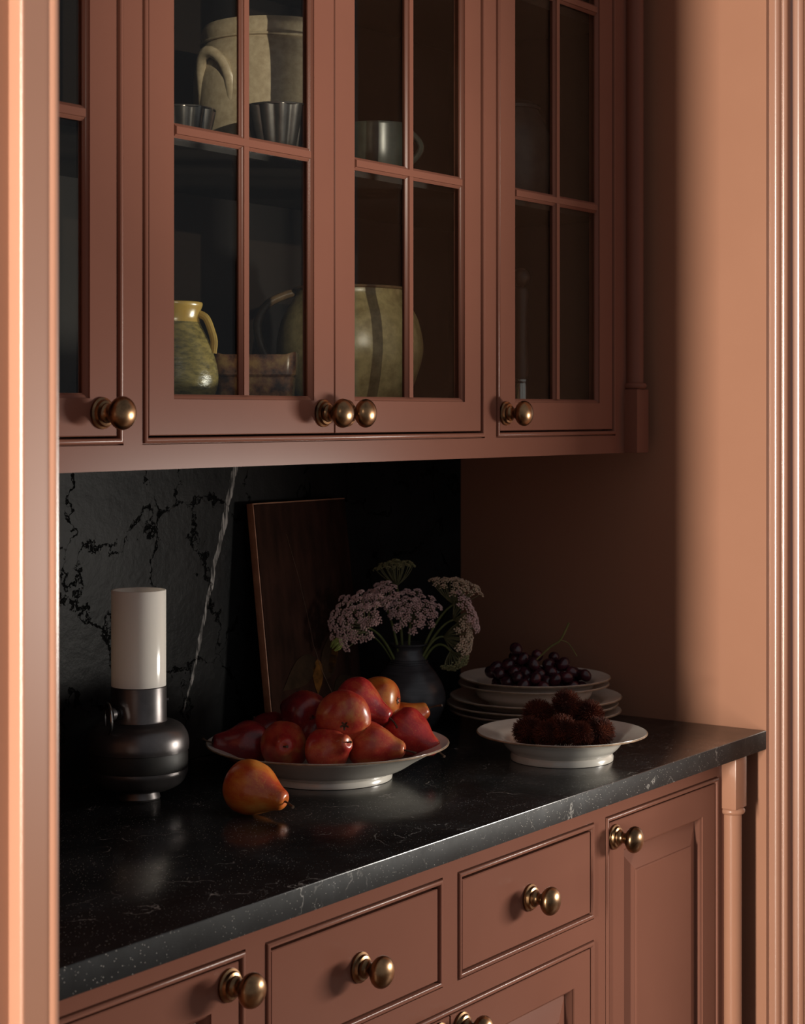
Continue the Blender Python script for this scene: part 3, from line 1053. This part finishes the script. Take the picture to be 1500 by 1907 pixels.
def leaf(mat, x, z, ang, ln, wd):
    b = BM()
    n = 12
    top, bot = [], []
    for i in range(n + 1):
        s = i / n
        w = wd * math.sin(PI * s ** 0.8) * (1 - 0.25 * s)
        c, sn = math.cos(ang), math.sin(ang)
        for lst, sg in ((top, 1), (bot, -1)):
            u, v_ = ln * s, sg * w
            lst.append(b.verts.new((x + u * c - v_ * sn, -0.0016 - (0.0006 if 0 < i < n else 0), z + u * sn + v_ * c)))
    for i in range(n):
        b.faces.new((top[i], top[i + 1], bot[i + 1], bot[i]))
    ex = bmesh.ops.extrude_face_region(b, geom=b.faces[:])
    for v in ex['geom']:
        if isinstance(v, bmesh.types.BMVert):
            v.co.y += 0.0008
    return link_mesh('painted_leaf', b, mat, face, local=True)


leaf('leaf_dark', 0.128, 0.140, math.radians(205), 0.105, 0.026)
leaf('leaf_amber', 0.132, 0.138, math.radians(262), 0.062, 0.016)
leaf('leaf_dark', 0.150, 0.100, math.radians(70), 0.090, 0.024)
leaf('leaf_amber', 0.158, 0.105, math.radians(62), 0.085, 0.011)
leaf('leaf_dark', 0.168, 0.075, math.radians(20), 0.062, 0.022)

# ---- pears
from mathutils import noise as mnoise
PEAR = [(0.0, 0.0018), (0.003, 0.0014), (0.007, 0.0004), (0.0145, 0.0008), (0.0245, 0.0050), (0.0315, 0.0130), (0.0352, 0.0250), (0.0345, 0.0370), (0.0300, 0.0495),
        (0.0238, 0.0600), (0.0185, 0.0690), (0.0152, 0.0770), (0.0125, 0.0835), (0.0080, 0.0872), (0.0030, 0.0868), (0.0, 0.0862)]


def pear_mesh(seed, fat, length, bend, lump):
    b = BM()
    lathe(b, smooth_prof(PEAR, 3), 36)
    off = Vector((seed * 7.3, seed * 3.1, 1.7))
    for v in b.verts:
        h = v.co.z
        s = 1 + lump * (mnoise.noise(v.co * 26 + off)) + lump * 0.5 * mnoise.noise(v.co * 55 + off)
        v.co.x *= fat * s
        v.co.y *= fat * s
        t = max(0, h - 0.03) / 0.057
        v.co.x += bend * t * t
        v.co.z = h * length
    bmesh.ops.remove_doubles(b, verts=b.verts[:], dist=1e-6)
    return b


def pear(label, loc, axis, mat, seed, scale=1.0, spin=0.0, fat=1.0, length=1.0, stem=0.020, lump=0.10, group='pears heaped in the white dish', bend=0.004):
    d = lean(*axis)
    t = thing('pear', label, 'pear', (0, 0, 0), group)
    t.rotation_mode = 'QUATERNION'
    q = d.to_track_quat('Z', 'Y') @ Matrix.Rotation(spin, 3, 'Z').to_quaternion()
    t.rotation_quaternion = q
    c = Vector((0, 0, 0.031 * length))                # belly centre in the pear's own frame
    t.location = Vector(loc) - q @ (c * scale)
    t.scale = (scale, scale, scale)
    body_ = link_mesh('pear_body', pear_mesh(seed, fat, length, bend, lump), mat, t, local=True, angle=180)
    b = BM()
    z0 = 0.0845 * length
    rnd = random.Random(seed)
    a = rnd.uniform(0, 6.28)
    k = rnd.uniform(0.15, 0.45)
    pts = [Vector((bend * 0.95, 0, z0))]
    for i in range(1, 6):
        pts.append(Vector((bend + math.cos(a) * k * stem * (i / 5) ** 2, math.sin(a) * k * stem * (i / 5) ** 2, z0 + stem * i / 5)))
    tube(b, pts, [0.0017, 0.0014, 0.0013, 0.0013, 0.0015, 0.0021], 8)
    link_mesh('stem', b, 'pear_stem', t, local=True)
    b = BM()
    for i in range(5):
        an = 2 * PI * i / 5 + a
        tube(b, [Vector((math.cos(an) * 0.001, math.sin(an) * 0.001, 0.0030)), Vector((math.cos(an) * 0.0042, math.sin(an) * 0.0042, 0.0008)),
                 Vector((math.cos(an) * 0.0062, math.sin(an) * 0.0062, -0.0010))], [0.0016, 0.0015, 0.0005], 5, flat=0.5)
    lathe(b, [(0.0, 0.0005), (0.0030, 0.0010), (0.0032, 0.0035), (0.0, 0.0035)], 10)
    link_mesh('calyx', b, 'calyx', t, local=True)
    return t


pear('dark red pear at the left end of the dish, stem pointing left', Vector((2.1135, 1.7982, 0.9599)), (-0.9, 0.10, 0.25), 'pear_dark', 1, 0.98)
pear('red and orange pear at the front left of the dish, stem pointing out', Vector((2.1068, 1.7215, 0.9673)), (-0.02, 0.12, 1.0), 'pear_blush', 2, 1.02, 0.4, stem=0.014)
pear('deep red pear at the upper left of the heap, blossom end showing', Vector((2.1900, 1.7512, 0.9988)), (-0.50, 0.05, -0.85), 'pear_dark', 3, 1.02, 1.2)
pear('bronze-blushed pear in the middle of the heap, blossom end facing out', Vector((2.1583, 1.6494, 1.0096)), (-0.05, 0.22, -0.97), 'pear_blush', 4, 1.10, 2.0, fat=1.06)
pear('bright red pear near the top, neck sloping down to the right', Vector((2.2249, 1.6765, 1.0218)), (0.80, -0.42, 0.25), 'pear_red', 5, 1.02, 0.7)
pear('golden russet pear at the top right of the heap', Vector((2.3014, 1.6900, 1.0141)), (-0.88, 0.02, -0.30), 'pear_russet', 6, 1.02, 0.2, lump=0.12)
pear('crimson pear at the right end of the dish, neck pointing right and down', Vector((2.2815, 1.6233, 0.9733)), (0.72, -0.45, 0.42), 'pear_red', 7, 1.02, 0.9)
pear('two-toned pear at the front middle of the dish, stem turned right', Vector((2.1203, 1.6510, 0.9649)), (0.72, 0.30, 0.60), 'pear_blush', 8, 0.98, 1.9, length=0.82, stem=0.012)
pear('red pear at the front right of the dish with a knobbly yellow neck', Vector((2.1802, 1.6188, 0.9673)), (0.95, -0.10, 0.22), 'pear_blush', 9, 0.98, 2.8, lump=0.12)
pear('dark red pear half hidden in the middle behind the front pears', Vector((2.1936, 1.7290, 0.9693)), (-0.2, 0.1, -1.0), 'pear_dark', 10, 0.95, 0.1)
pear('red pear peeping out under the bronze-blushed one', Vector((2.2735, 1.6860, 0.9681)), (-0.6, 0.1, -0.8), 'pear_red', 11, 0.95, 0.6)
pear('small russet pear at the back right, stem sticking up', Vector((2.3443, 1.6815, 0.9712)), (0.80, 0.35, -0.10), 'pear_russet', 12, 0.92, 0.6, stem=0.026)
pear('very dark red pear at the back left of the dish', Vector((2.2023, 1.8287, 0.9604)), (-0.4, 0.1, -0.9), 'pear_dark', 13, 0.98, 0.3)
LP = Vector(Vector((1.9241, 1.6332, 0.9415)))
pear('single golden orange pear lying on the counter in front of the dish', (LP.x, LP.y, Z_TOP + 0.0375), (0.80, -0.24, 0.42), 'pear_russet', 14, 1.07, 2.5, fat=1.0, stem=0.019, group=None, lump=0.05)

# ---- rambutans
ram_pos = [((2.4760, 1.5230, 0.9551), 1.0),
           ((2.5240, 1.5333, 0.9758), 0.98),
           ((2.5415, 1.4915, 0.9930), 0.95),
           ((2.4803, 1.4654, 0.9628), 1.02),
           ((2.5616, 1.4634, 0.9749), 1.05),
           ((2.5312, 1.4286, 0.9559), 1.0),
           ((2.4796, 1.4320, 0.9596), 0.85),
           ((2.4607, 1.4791, 0.9591), 0.85)]
ram_lab = ['spiny rambutan at the left end of the soup plate', 'spiny rambutan at the back left of the plate', 'spiny rambutan on top of the others',
           'dark rambutan at the front middle of the plate', 'reddish rambutan with long lit spines, right of the top one',
           'rambutan at the right end of the plate with orange spines', 'small rambutan at the front, right of the middle', 'small dark rambutan at the front, left of the middle']


def rambutan_meshes():
    rnd = random.Random(5)
    b = BM()
    bmesh.ops.create_icosphere(b, subdivisions=3, radius=0.0185)
    for v in b.verts:
        v.co *= 1 + 0.05 * mnoise.noise(v.co * 90)
        v.co.z *= 1.12
    s = BM()
    n = 640
    for i in range(n):
        zc = 1 - 2 * (i + 0.5) / n
        r = math.sqrt(1 - zc * zc)
        a = i * 2.39996
        d = Vector((r * math.cos(a), r * math.sin(a), zc))
        p0 = Vector((d.x * 0.0182, d.y * 0.0182, d.z * 0.0204))
        jit = Vector([rnd.uniform(-1, 1) for _ in range(3)])
        sw = (jit - d * jit.dot(d)) * 0.0018
        ln = rnd.uniform(0.0062, 0.0095)
        p1 = p0 + d * ln * 0.55 + sw * 0.6
        p2 = p0 + d * ln + sw * 2.0
        tube(s, [p0, p1, p2], [0.0008, 0.0006, 0.0002], 4)
    return b, s


rb, rs = rambutan_meshes()
first = None
for i, (place, scl) in enumerate(ram_pos):
    t = thing('rambutan', ram_lab[i], 'rambutan', place, 'rambutans on the soup plate')
    rr = random.Random(i)
    t.rotation_euler = (rr.uniform(0, 6), rr.uniform(0, 6), rr.uniform(0, 6))
    t.scale = (scl, scl, scl)
    if first is None:
        o1 = link_mesh('fruit_body', rb, 'rambutan_skin', t, local=True)
        o2 = link_mesh('spines', rs, 'rambutan_spine', t, local=True, smooth=False)
        o2['kind'] = 'stuff'
        first = (o1, o2)
    else:
        for src in first:
            c = src.copy()
            col.objects.link(c)
            c.parent = t

# ---- grapes: one bunch
gb = thing('grape_bunch', 'bunch of dark purple grapes heaped on the topmost plate', 'grapes', (SX, SY, Z_GRAPE))
rnd = random.Random(21)
pts = []
for i in range(92):
    a = rnd.uniform(0, 6.28)
    r = 0.085 * math.sqrt(rnd.random())
    p = Vector((RIGHT * (r * math.cos(a) * 1.12) + DEPTH * (r * math.sin(a) * 0.72)))
    p.z = 0.012 + rnd.random() * 0.085 * max(0.1, 1 - (r / 0.095) ** 2)
    pts.append(p)
RG = 0.0106
for it in range(80):
    for i in range(len(pts)):
        for j in range(i):
            d = pts[i] - pts[j]
            l = d.length
            if 1e-6 < l < 2 * RG * 1.02:
                d *= (2 * RG * 1.02 - l) / l * 0.5
                pts[i] += d
                pts[j] -= d
    for p in pts:
        if it < 60:
            p.z -= 0.0003
            p.x *= 0.998
            p.y *= 0.998
        rr = math.hypot(p.x, p.y)
        if rr > 0.106:
            p.x *= 0.106 / rr
            p.y *= 0.106 / rr
        floor_z = 0.0105 + max(0.0, rr - 0.082) * 0.9
        if p.z < floor_z:
            p.z = floor_z
b = BM()
bmesh.ops.create_uvsphere(b, u_segments=20, v_segments=14, radius=RG)
for v in b.verts:
    v.co.z *= 1.22
gm = None
for i, p in enumerate(pts):
    if gm is None:
        g = link_mesh('grape', b, 'grape_skin', gb, local=True, angle=180)
        gm = g
    else:
        g = gm.copy()
        col.objects.link(g)
    g.location = p
    g.rotation_euler = (rnd.uniform(0.6, 2.4), rnd.uniform(-0.5, 0.5), rnd.uniform(0, 6.28))
    s = rnd.uniform(0.92, 1.08)
    g.scale = (s, s, s)
S0 = Vector((2.7707, 1.6610, 1.0480)) - Vector((SX, SY, Z_GRAPE))
S1 = Vector((2.7817, 1.6456, 1.0613)) - Vector((SX, SY, Z_GRAPE))
S2 = Vector((2.7905, 1.6333, 1.0916)) - Vector((SX, SY, Z_GRAPE))
S3 = Vector((2.8075, 1.6268, 1.0315)) - Vector((SX, SY, Z_GRAPE))
S4 = Vector((2.7520, 1.6872, 1.0177)) - Vector((SX, SY, Z_GRAPE))
b = BM()
tube(b, smooth_prof([tuple(S4), tuple(S0), tuple(S1), tuple(S2)], 6), [0.0014 + 0.0006 * (i / 18) for i in range(19)], 8)
bs = link_mesh('bunch_stem', b, 'grape_stem', gb, local=True)
b = BM()
tube(b, [Vector(q) for q in smooth_prof([tuple(S1), tuple(S1.lerp(S3, 0.5) + UP * 0.008), tuple(S3)], 6)], 0.0009, 6)
link_mesh('side_stem', b, 'grape_stem', gb, local=True)

# ------------------------------------------------------------------ things behind the glass
F1, F2 = 1.4505, 1.8265                           # floor of the cabinet, first shelf


def pot(name, label, cat, loc, prof, mat, wall=0.006, seg=56, rfun=None, part='pot_body', group=None):
    t = thing(name, label, cat, loc, group)
    sp = smooth_prof(prof, 6)
    inner = [(max(0.001, r - wall), h) for r, h in sp if h > wall * 1.5]
    rim = [(sp[-1][0] - wall * 0.2, sp[-1][1] + wall * 0.35), (sp[-1][0] - wall * 0.8, sp[-1][1] + wall * 0.35)]
    b = BM()
    lathe(b, [(0.0, sp[0][1])] + sp + rim + inner[::-1] + [(0.0, inner[0][1])], seg, rfun=rfun)
    link_mesh(part, b, mat, t, local=True, angle=60)
    return t


# grey stoneware crock with an ear handle
cl = (2.1332, 1.765, F2)
t = pot('stoneware_crock', 'large grey-brown stoneware crock with an ear handle on the upper shelf', 'crock', cl,
        [(0.098, 0.0), (0.108, 0.010), (0.117, 0.06), (0.120, 0.11), (0.118, 0.150), (0.111, 0.176), (0.106, 0.186), (0.1075, 0.196), (0.1085, 0.205), (0.106, 0.211)],
        'stoneware_grey', 0.009, 72)
hd = lean(-0.70, 0, 0.70)
sdv = UP.cross(hd).normalized()
b = BM()
pts = []
for i in range(13):
    a = PI * i / 12
    pts.append(hd * (0.106 + 0.020 * math.sin(a)) + sdv * (-0.032 * math.cos(a)) + UP * (0.092 + 0.072 * math.sin(a) ** 0.6))
tube(b, pts, [0.011, 0.010, 0.0095] + [0.009] * 7 + [0.0095, 0.010, 0.011], 12, flat=0.8)
link_mesh('ear_handle', b, 'stoneware_grey', t, local=True)
b = BM()
pr = [(0.1075 + 0.003 * math.cos(2 * PI * i / 10), 0.188 + 0.0022 * math.sin(2 * PI * i / 10)) for i in range(10)]
lathe(b, pr, 72, close=True)
link_mesh('neck_ring', b, 'stoneware_grey', t, local=True)

# fluted tins


def fluted(a, h):
    return 1 + 0.11 * abs(math.sin(6 * a)) - 0.06


for X, Y, r, hh, lab in ((1.9854, 1.632, 0.046, 0.0635, 'dark fluted baking tin in front of the crock, right of the glazing bar'),
                          (1.9180, 1.755, 0.047, 0.0625, 'dark fluted baking tin left of the crock, partly behind the door stile')):
    t = pot('fluted_tin', lab, 'baking tin', (X, Y, F2), [(r * 0.55, 0.0), (r * 0.68, 0.004), (r * 0.80, hh * 0.35), (r * 0.93, hh * 0.75), (r * 1.0, hh)],
            'dark_tin', 0.0015, 112, fluted, 'tin_body', 'fluted tins on the upper shelf')
    b = BM()
    pr = [(r * 1.012 + 0.0016 * math.cos(2 * PI * i / 8), hh + 0.0016 * math.sin(2 * PI * i / 8)) for i in range(8)]
    lathe(b, pr, 56, close=True)
    link_mesh('rolled_rim', b, 'dark_tin', t, local=True)

# dark green-black cup with a handle
t = pot('mug', 'dark green-black mug with a side handle on the upper shelf', 'mug', (2.3365, 1.720, F2),
        [(0.038, 0.0), (0.046, 0.006), (0.053, 0.035), (0.0545, 0.065), (0.0545, 0.090)], 'green_black_cup', 0.004)
hd = lean(0.97, 0, 0.15)
b = BM()
tube(b, [hd * (0.050 + 0.021 * math.sin(PI * i / 12)) + UP * (0.083 - 0.055 * i / 12) for i in range(13)], 0.005, 10)
link_mesh('handle', b, 'green_black_cup', t, local=True)

# lidded dark jar on the right
t = pot('storage_jar', 'tall dark storage jar with a lid in the rightmost cabinet, upper shelf', 'jar', (2.795, 1.765, F2),
        [(0.060, 0.0), (0.068, 0.008), (0.080, 0.06), (0.081, 0.105), (0.076, 0.140), (0.064, 0.165), (0.058, 0.178)], 'dark_jar', 0.006)
b = BM()
lathe(b, [(0.0, 0.181), (0.060, 0.181), (0.061, 0.186), (0.045, 0.196), (0.014, 0.201), (0.010, 0.210), (0.015, 0.220), (0.012, 0.230), (0.0, 0.233)], 40)
link_mesh('lid', b, 'dark_jar', t, local=True)

# yellow-green jug
t = pot('glazed_jug', 'mottled yellow-green glazed jug behind the lower left pane', 'jug', (1.8353, 1.700, F1),
        [(0.044, 0.0), (0.049, 0.006), (0.060, 0.032), (0.0655, 0.056), (0.0625, 0.080), (0.0540, 0.106), (0.0450, 0.124), (0.0400, 0.134)],
        'yellow_glaze', 0.004)
b = BM()
lathe(b, smooth_prof([(0.0400, 0.1335), (0.0395, 0.140), (0.0415, 0.150), (0.0440, 0.157), (0.0435, 0.161), (0.0400, 0.160), (0.0365, 0.148), (0.0360, 0.1345)], 4), 48, close=True)
link_mesh('neck', b, 'ochre_glaze', t, local=True)
hd = lean(0.98, 0, 0.05)
b = BM()
tube(b, [Vector(q) for q in smooth_prof([tuple(hd * 0.0385 + UP * 0.146), tuple(hd * 0.0490 + UP * 0.140), tuple(hd * 0.0560 + UP * 0.124), tuple(hd * 0.0600 + UP * 0.108), tuple(hd * 0.0585 + UP * 0.092)], 5)],
     0.0052, 10)
link_mesh('handle', b, 'ochre_glaze', t, local=True)

# olive stoneware pot with a big loop handle
t = pot('handled_pot', 'big-bellied olive stoneware pot with a tall loop handle, lower shelf', 'pot', (2.3384, 1.775, F1),
        [(0.066, 0.0), (0.074, 0.006), (0.100, 0.050), (0.1155, 0.095), (0.1175, 0.125), (0.110, 0.160), (0.096, 0.185), (0.088, 0.199), (0.0875, 0.210)],
        'stoneware_olive', 0.007, 72)
b = BM()
pr = [(0.0885 + 0.003 * math.cos(2 * PI * i / 10), 0.210 + 0.0025 * math.sin(2 * PI * i / 10)) for i in range(10)]
lathe(b, pr, 72, close=True)
link_mesh('rim', b, 'handle_glaze', t, local=True)
hd = lean(-0.99, 0, 0.12)
b = BM()
tube(b, [Vector(q) for q in smooth_prof([tuple(hd * 0.084 + UP * 0.205), tuple(hd * 0.108 + UP * 0.198), tuple(hd * 0.134 + UP * 0.183), tuple(hd * 0.148 + UP * 0.155),
                                         tuple(hd * 0.143 + UP * 0.120), tuple(hd * 0.128 + UP * 0.092), tuple(hd * 0.108 + UP * 0.074)], 5)],
     0.0068, 12)
link_mesh('loop_handle', b, 'handle_glaze', t, local=True)

# small brown baking dish with raised corners
TX = (1.9602, 1.652, F1)
t = thing('baking_dish', 'small mottled brown baking dish with wavy rim, between the jug and the pot', 'dish', TX)


def rrect(hx, hy, r, n=6):
    out = []
    for cx, cy, a0 in ((hx - r, hy - r, 0), (-hx + r, hy - r, 90), (-hx + r, -hy + r, 180), (hx - r, -hy + r, 270)):
        for i in range(n):
            a = math.radians(a0 + 90 * i / (n - 1))
            out.append((cx + r * math.cos(a), cy + r * math.sin(a)))
    return out


def loft(bm, levels, wave=0.0):
    rings = []
    for hx, hy, r, z, wv in levels:
        ring = []
        for x, y in rrect(hx, hy, r):
            ring.append(bm.verts.new(RIGHT * x + DEPTH * y + UP * (z + wv * ((abs(x) / hx) ** 3 - 0.35))))
        rings.append(ring)
    for a, b2 in zip(rings[:-1], rings[1:]):
        n = len(a)
        for i in range(n):
            j = (i + 1) % n
            bm.faces.new((a[i], a[j], b2[j], b2[i]))
    bm.faces.new(rings[0][::-1])
    bm.faces.new(rings[-1])


b = BM()
loft(b, [(0.047, 0.030, 0.010, 0.0, 0), (0.049, 0.032, 0.011, 0.006, 0), (0.0535, 0.036, 0.013, 0.056, 0), (0.0540, 0.0365, 0.013, 0.060, 0), (0.0535, 0.036, 0.013, 0.0605, 0)])
link_mesh('dish_base', b, 'brown_mottle', t, local=True)
b = BM()
loft(b, [(0.0535, 0.036, 0.013, 0.0605, 0), (0.0565, 0.039, 0.014, 0.064, 0), (0.0575, 0.040, 0.014, 0.088, 0.008), (0.0560, 0.0385, 0.013, 0.091, 0.008),
         (0.0510, 0.0335, 0.012, 0.088, 0.006), (0.0490, 0.0315, 0.011, 0.068, 0)])
link_mesh('wavy_rim', b, 'brown_mottle', t, local=True)

# tall dark mill on the right
t = thing('pepper_mill', 'tall dark wooden mill with a ball top and pale metal foot, right cabinet', 'mill', (2.7206, 1.690, F1))
b = BM(); lathe(b, [(0.0, 0.0), (0.0135, 0.0), (0.0135, 0.060), (0.0125, 0.062), (0.0128, 0.064), (0.0135, 0.066), (0.0135, 0.070), (0.0, 0.071)], 32)
link_mesh('metal_foot', b, 'silver', t, local=True)
b = BM(); lathe(b, [(0.0, 0.0712)] + smooth_prof([(0.0125, 0.0712), (0.0135, 0.09), (0.0115, 0.14), (0.0125, 0.19), (0.0140, 0.222), (0.009, 0.232)], 5) + [(0.0, 0.232)], 32)
link_mesh('shaft', b, 'dark_wood', t, local=True)
b = BM(); lathe(b, [(0.0, 0.232)] + [(0.0165 * math.sin(math.radians(a)), 0.2485 - 0.0165 * math.cos(math.radians(a))) for a in range(15, 180, 15)] + [(0.0, 0.265)], 32)
link_mesh('ball_top', b, 'dark_wood', t, local=True)
